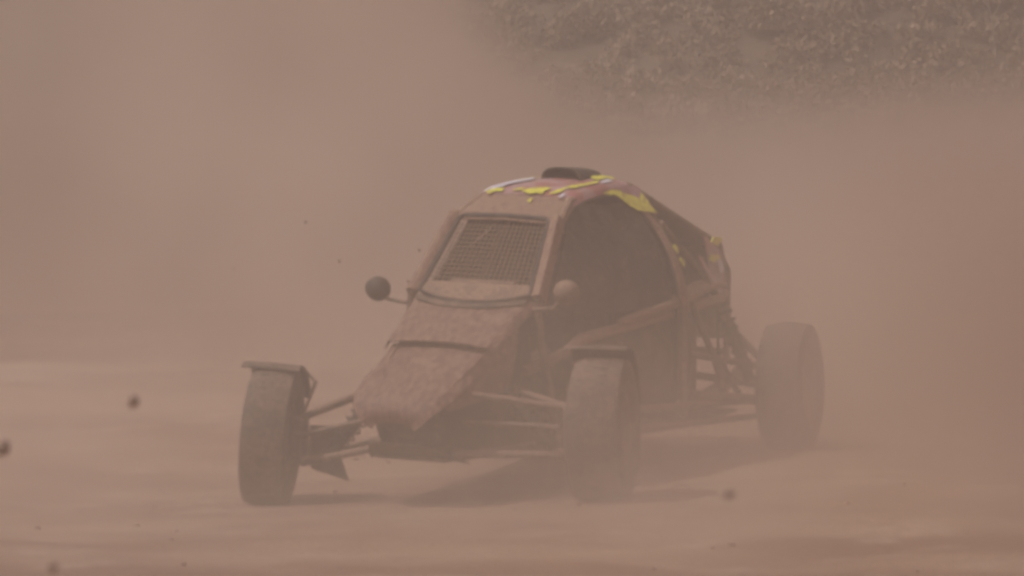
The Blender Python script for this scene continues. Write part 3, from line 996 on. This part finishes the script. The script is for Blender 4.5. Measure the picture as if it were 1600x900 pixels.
# gloved hands with five fingers closed round the rim
for s in (-1, 1):
    HJ, HE = [], []
    def hj(p, r, par=None):
        HJ.append((Vector(p), r))
        if par is not None:
            HE.append((par, len(HJ) - 1))
        return len(HJ) - 1
    base = hj((.178, s * .152, .706), .024)
    palm = hj((.214, s * .146, .726), .026, base)
    for k in range(4):
        kz = .758 - .019 * k
        L = (.9, 1.0, .95, .8)[k]
        a = hj((.226, s * (.156 - .002 * k), kz), .0095, palm)
        b_ = hj((.252, s * .152, kz + .002), .009, a)
        c_ = hj((.268, s * (.152 - .022 * L), kz + .004), .0085, b_)
        d_ = hj((.256, s * (.150 - .040 * L), kz + .004), .0075, c_)
    t0 = hj((.205, s * .126, .748), .0105, palm)
    t1 = hj((.222, s * .108, .768), .0095, t0)
    t2 = hj((.244, s * .106, .772), .008, t1)
    skin_body('glove', HJ, HE, 'glove', drv, 0, 1)
# helmet with visor
hb = MB(True)
hc = Vector((-.195, 0, .965))
def helm(u, v, grow=0.0):
    x = math.cos(u) * math.sin(v)
    y = math.sin(u) * math.sin(v)
    z = math.cos(v)
    rx, ry, rz = .158 + grow, .128 + grow, .145 + grow
    chin = .03 * max(0, x) * smooth(.1, -.7, z)
    return hc + Vector((x * rx + chin, y * ry, z * rz))
nu, nv_ = 28, 18
vs = [helm(2 * math.pi * i / nu, .02 + (math.pi * .80 - .02) * k / nv_) for k in range(nv_ + 1) for i in range(nu)]
fs = [(k * nu + i, k * nu + (i + 1) % nu, (k + 1) * nu + (i + 1) % nu, (k + 1) * nu + i) for k in range(nv_) for i in range(nu)]
fs.append(tuple(range(nu)))
hb.add(vs, fs)
hel = hb.build('helmet', 'helmet', drv, 60)
MB(True).shell([[helm(-1.15 + 2.3 * i / 12, 1.28 + .48 * k / 5, .006) for k in range(6)] for i in range(13)], .003).build('visor', 'visor', hel, 60)
MB(True).shell([[helm(-1.0 + 2.0 * i / 12, .98 + .2 * k / 3, .010 + .05 * (1 - k / 3)) for k in range(4)] for i in range(13)], .003).build('peak', 'helmet', hel, 60)

# ------------------------------------------------------------------ clods of earth thrown up by the wheels
def clod(px, py, dist, dia, label, seed, small=False):
    dx, dz = (px - 800) / FPX, (450 - py) / FPX
    f = Vector((0, math.cos(PITCH), -math.sin(PITCH)))
    u = Vector((0, math.sin(PITCH), math.cos(PITCH)))
    d = f + Vector((1, 0, 0)) * dx + u * dz
    p = Vector((0, 0, CAMZ)) + d * dist
    rnd = random.Random(seed)
    b = MB()
    n, m_ = (12, 8) if not small else (8, 5)
    st = (rnd.uniform(.8, 1.2), rnd.uniform(.8, 1.2), rnd.uniform(.75, 1.05))
    vs, fs = [], []
    for k in range(m_ + 1):
        v = math.pi * (k + .001) / (m_ + .002)
        for i in range(n):
            a = 2 * math.pi * i / n
            q = Vector((math.sin(v) * math.cos(a), math.sin(v) * math.sin(a), math.cos(v)))
            rr = dia / 2 * (1 + .28 * mnoise.fractal(q * 1.7 + Vector((seed, 0, 0)), 1.0, 2.0, 3))
            vs.append(Vector((q.x * st[0], q.y * st[1], q.z * st[2])) * rr)
    for k in range(m_):
        for i in range(n):
            fs.append((k * n + i, k * n + (i + 1) % n, (k + 1) * n + (i + 1) % n, (k + 1) * n + i))
    fs.append(tuple(range(n)))
    fs.append(tuple(m_ * n + i for i in range(n)))
    b.add(vs, fs)
    o = b.build('earth_clod', 'clod', None, 60)
    o.location = p
    tag(o, label, 'clod', 'clods of earth in the air')
    return o

clod(208, 627, 7.6, .026, 'round dark clod of earth in the air left of the front wheel', 1)
clod(1138, 772, 6.6, .019, 'blurred clod of earth in the air in front of the rear wheel at the right', 2)
clod(4, 700, 7.8, .036, 'large clod of earth in the air cut off by the left edge of the photo', 3)
clod(82, 886, 6.8, .020, 'clod of earth low in the air near the bottom left corner', 4)
clod(478, 347, 15.6, .013, 'tiny speck of earth alone in the air, highest of the specks left of the windscreen', 5, True)
clod(530, 408, 15.6, .014, 'tiny speck of earth in the air above and left of the round mirror', 6, True)
clod(655, 391, 16.0, .014, 'tiny crumb of earth in the air right beside the windscreen pillar', 7, True)
clod(637, 439, 16.0, .018, 'crumb of earth in the air between the left round mirror and the windscreen', 8, True)
clod(365, 419, 15.4, .011, 'tiny faint speck of earth in the air, furthest from the car of the high specks', 9, True)

# ------------------------------------------------------------------ air: even haze, and the dust the car throws up
def vol_box(name, lo, hi, material, label):
    b = MB()
    b.box([(lo[i] + hi[i]) / 2 for i in range(3)], [hi[i] - lo[i] for i in range(3)])
    o = b.build(name, material)
    o['kind'] = 'stuff'
    o['label'] = label
    return o

HAZE_COL = rgb(0.93, 0.80, 0.70)
DUST_COL = rgb(0.93, 0.79, 0.69)
hm = bpy.data.materials.new("dusty_air")
hm.use_nodes = True
hm.node_tree.nodes.remove(hm.node_tree.nodes["Principled BSDF"])
pv = hm.node_tree.nodes.new("ShaderNodeVolumePrincipled")
pv.inputs["Color"].default_value = HAZE_COL
pv.inputs["Density"].default_value = 0.0155
pv.inputs["Anisotropy"].default_value = 0.2
hm.node_tree.links.new(pv.outputs[0], hm.node_tree.nodes["Material Output"].inputs["Volume"])
vol_box('haze', (-155, -65, -1.6), (155, 245, 9.5), hm, 'even dusty haze filling the air over the track')

dm = bpy.data.materials.new("thrown_dust")
dm.use_nodes = True
T = dm.node_tree
T.nodes.remove(T.nodes["Principled BSDF"])
N = NT(T)
pos = N.n("ShaderNodeTexCoord").outputs["Object"]
sep = N.n("ShaderNodeSeparateXYZ")
N.put(sep.inputs[0], pos)
px, py, pz = sep.outputs
warp = N.noise(N.scale(pos, (.75, .55, .9)), 0.55, 2, .5)
wz = N.m('MULTIPLY', N.m('SUBTRACT', warp, .5), 2.4)              # billowing of heights and edges
bil = N.noise(pos, 1.1, 3, .55)
patch = N.m('MULTIPLY', N.sm(bil, .28, .72, .25, 1.75), N.sm(N.noise(pos, .33, 2, .5), .32, .68, .55, 1.45))
# the plume behind the car: tall on the left, waist-high on the right
shade_lean = N.m('MULTIPLY', N.m('MAXIMUM', N.m('SUBTRACT', pz, 2.3), 0.0), -2.6)      # unseen plume top leaned right to shade the dust there
hx = N.sm(N.m('ADD', px, N.m('ADD', wz, shade_lean)), -3.5, .7)
top = N.m('ADD', N.m('MULTIPLY', N.m('SUBTRACT', 1.0, hx), 4.3), N.m('ADD', .98, N.m('MULTIPLY', wz, .40)))
gap = N.sm(px, -3.4, -0.8, -3.0, 0.0)                             # clearer air over the ground at the far left
behind = N.m('MULTIPLY', N.sm(N.m('ADD', N.m('ADD', py, gap), N.m('MULTIPLY', wz, .9)), 17.6, 23.5), N.sm(py, 30.0, 36.5, 1, 0))
below = N.sm(pz, N.m('SUBTRACT', top, .35), N.m('ADD', top, .85), 1, 0)
plume = N.m('MULTIPLY', N.m('MULTIPLY', behind, below), .34)
# low dust streaming off the wheels, thickest low down and to the right
low = N.m('POWER', 2.718, N.m('MULTIPLY', N.m('MAXIMUM', pz, 0.0), -1.7))
front = N.m('MULTIPLY', N.sm(py, 11.2, 13.2), N.sm(py, 18.0, 21.0, 1, 0))
side = N.sm(N.m('ADD', px, N.m('MULTIPLY', wz, .35)), -1.2, 1.9, 1.0, 1.45)
drift = N.m('MULTIPLY', N.m('MULTIPLY', N.m('MULTIPLY', low, front), side), .275)
# trail from the rear wheels towards the right
tr = N.m('MULTIPLY', N.sm(N.m('ADD', px, N.m('MULTIPLY', wz, .25)), .8, 2.0), N.m('MULTIPLY', N.sm(py, 12.6, 16.5), N.sm(py, 19.5, 23.0, 1, 0)))
tr = N.m('MULTIPLY', tr, N.sm(pz, .7, 1.75, 1, 0))
trail = N.m('MULTIPLY', tr, .58)
# unseen dust added overhead to shade the air and ground on the right
al = N.m('ADD', px, N.m('ADD', N.m('MULTIPLY', pz, .60), N.m('MULTIPLY', wz, .25)))
shade_dust = N.m('MULTIPLY', N.m('MULTIPLY', N.sm(al, 1.5, 2.9), N.m('MULTIPLY', N.sm(py, 9.5, 11.5), N.sm(py, 19.0, 23.0, 1, 0))), N.m('MULTIPLY', N.sm(pz, 2.2, 3.2), N.sm(pz, 4.6, 6.2, 1, 0)))
shade_dust = N.m('MULTIPLY', shade_dust, .32)
dens = N.m('MULTIPLY', N.m('ADD', N.m('ADD', plume, shade_dust), N.m('ADD', drift, trail)), patch)
# nothing at the faces of the box
for s_, a, b in ((px, -13.5, -10.5), (px, 13.5, 10.5), (pz, 9.0, 7.4), (py, 9.2, 11.0), (py, 36.8, 34.5)):
    dens = N.m('MULTIPLY', dens, N.sm(s_, a, b) if a < b else N.sm(s_, b, a, 1, 0))
dv = N.n("ShaderNodeVolumePrincipled")
red = N.sm(N.m('ADD', N.noise(pos, .40, 3, .55), N.sm(px, .9, 2.6, 0.0, .12)), .40, .62)        # redder earth in some billows and in the fresh trail
N.put(dv.inputs["Color"], N.mix(red, rgb(0.938, 0.812, 0.712), rgb(0.912, 0.745, 0.635)))
dv.inputs["Anisotropy"].default_value = 0.2
N.put(dv.inputs["Density"], dens)
T.links.new(dv.outputs[0], T.nodes["Material Output"].inputs["Volume"])
dm.cycles.volume_step_rate = 0.6
vol_box('dust_cloud', (-14, 9, -0.6), (14, 37, 9.1), dm, 'billowing red-brown dust thrown up around and behind the buggy')
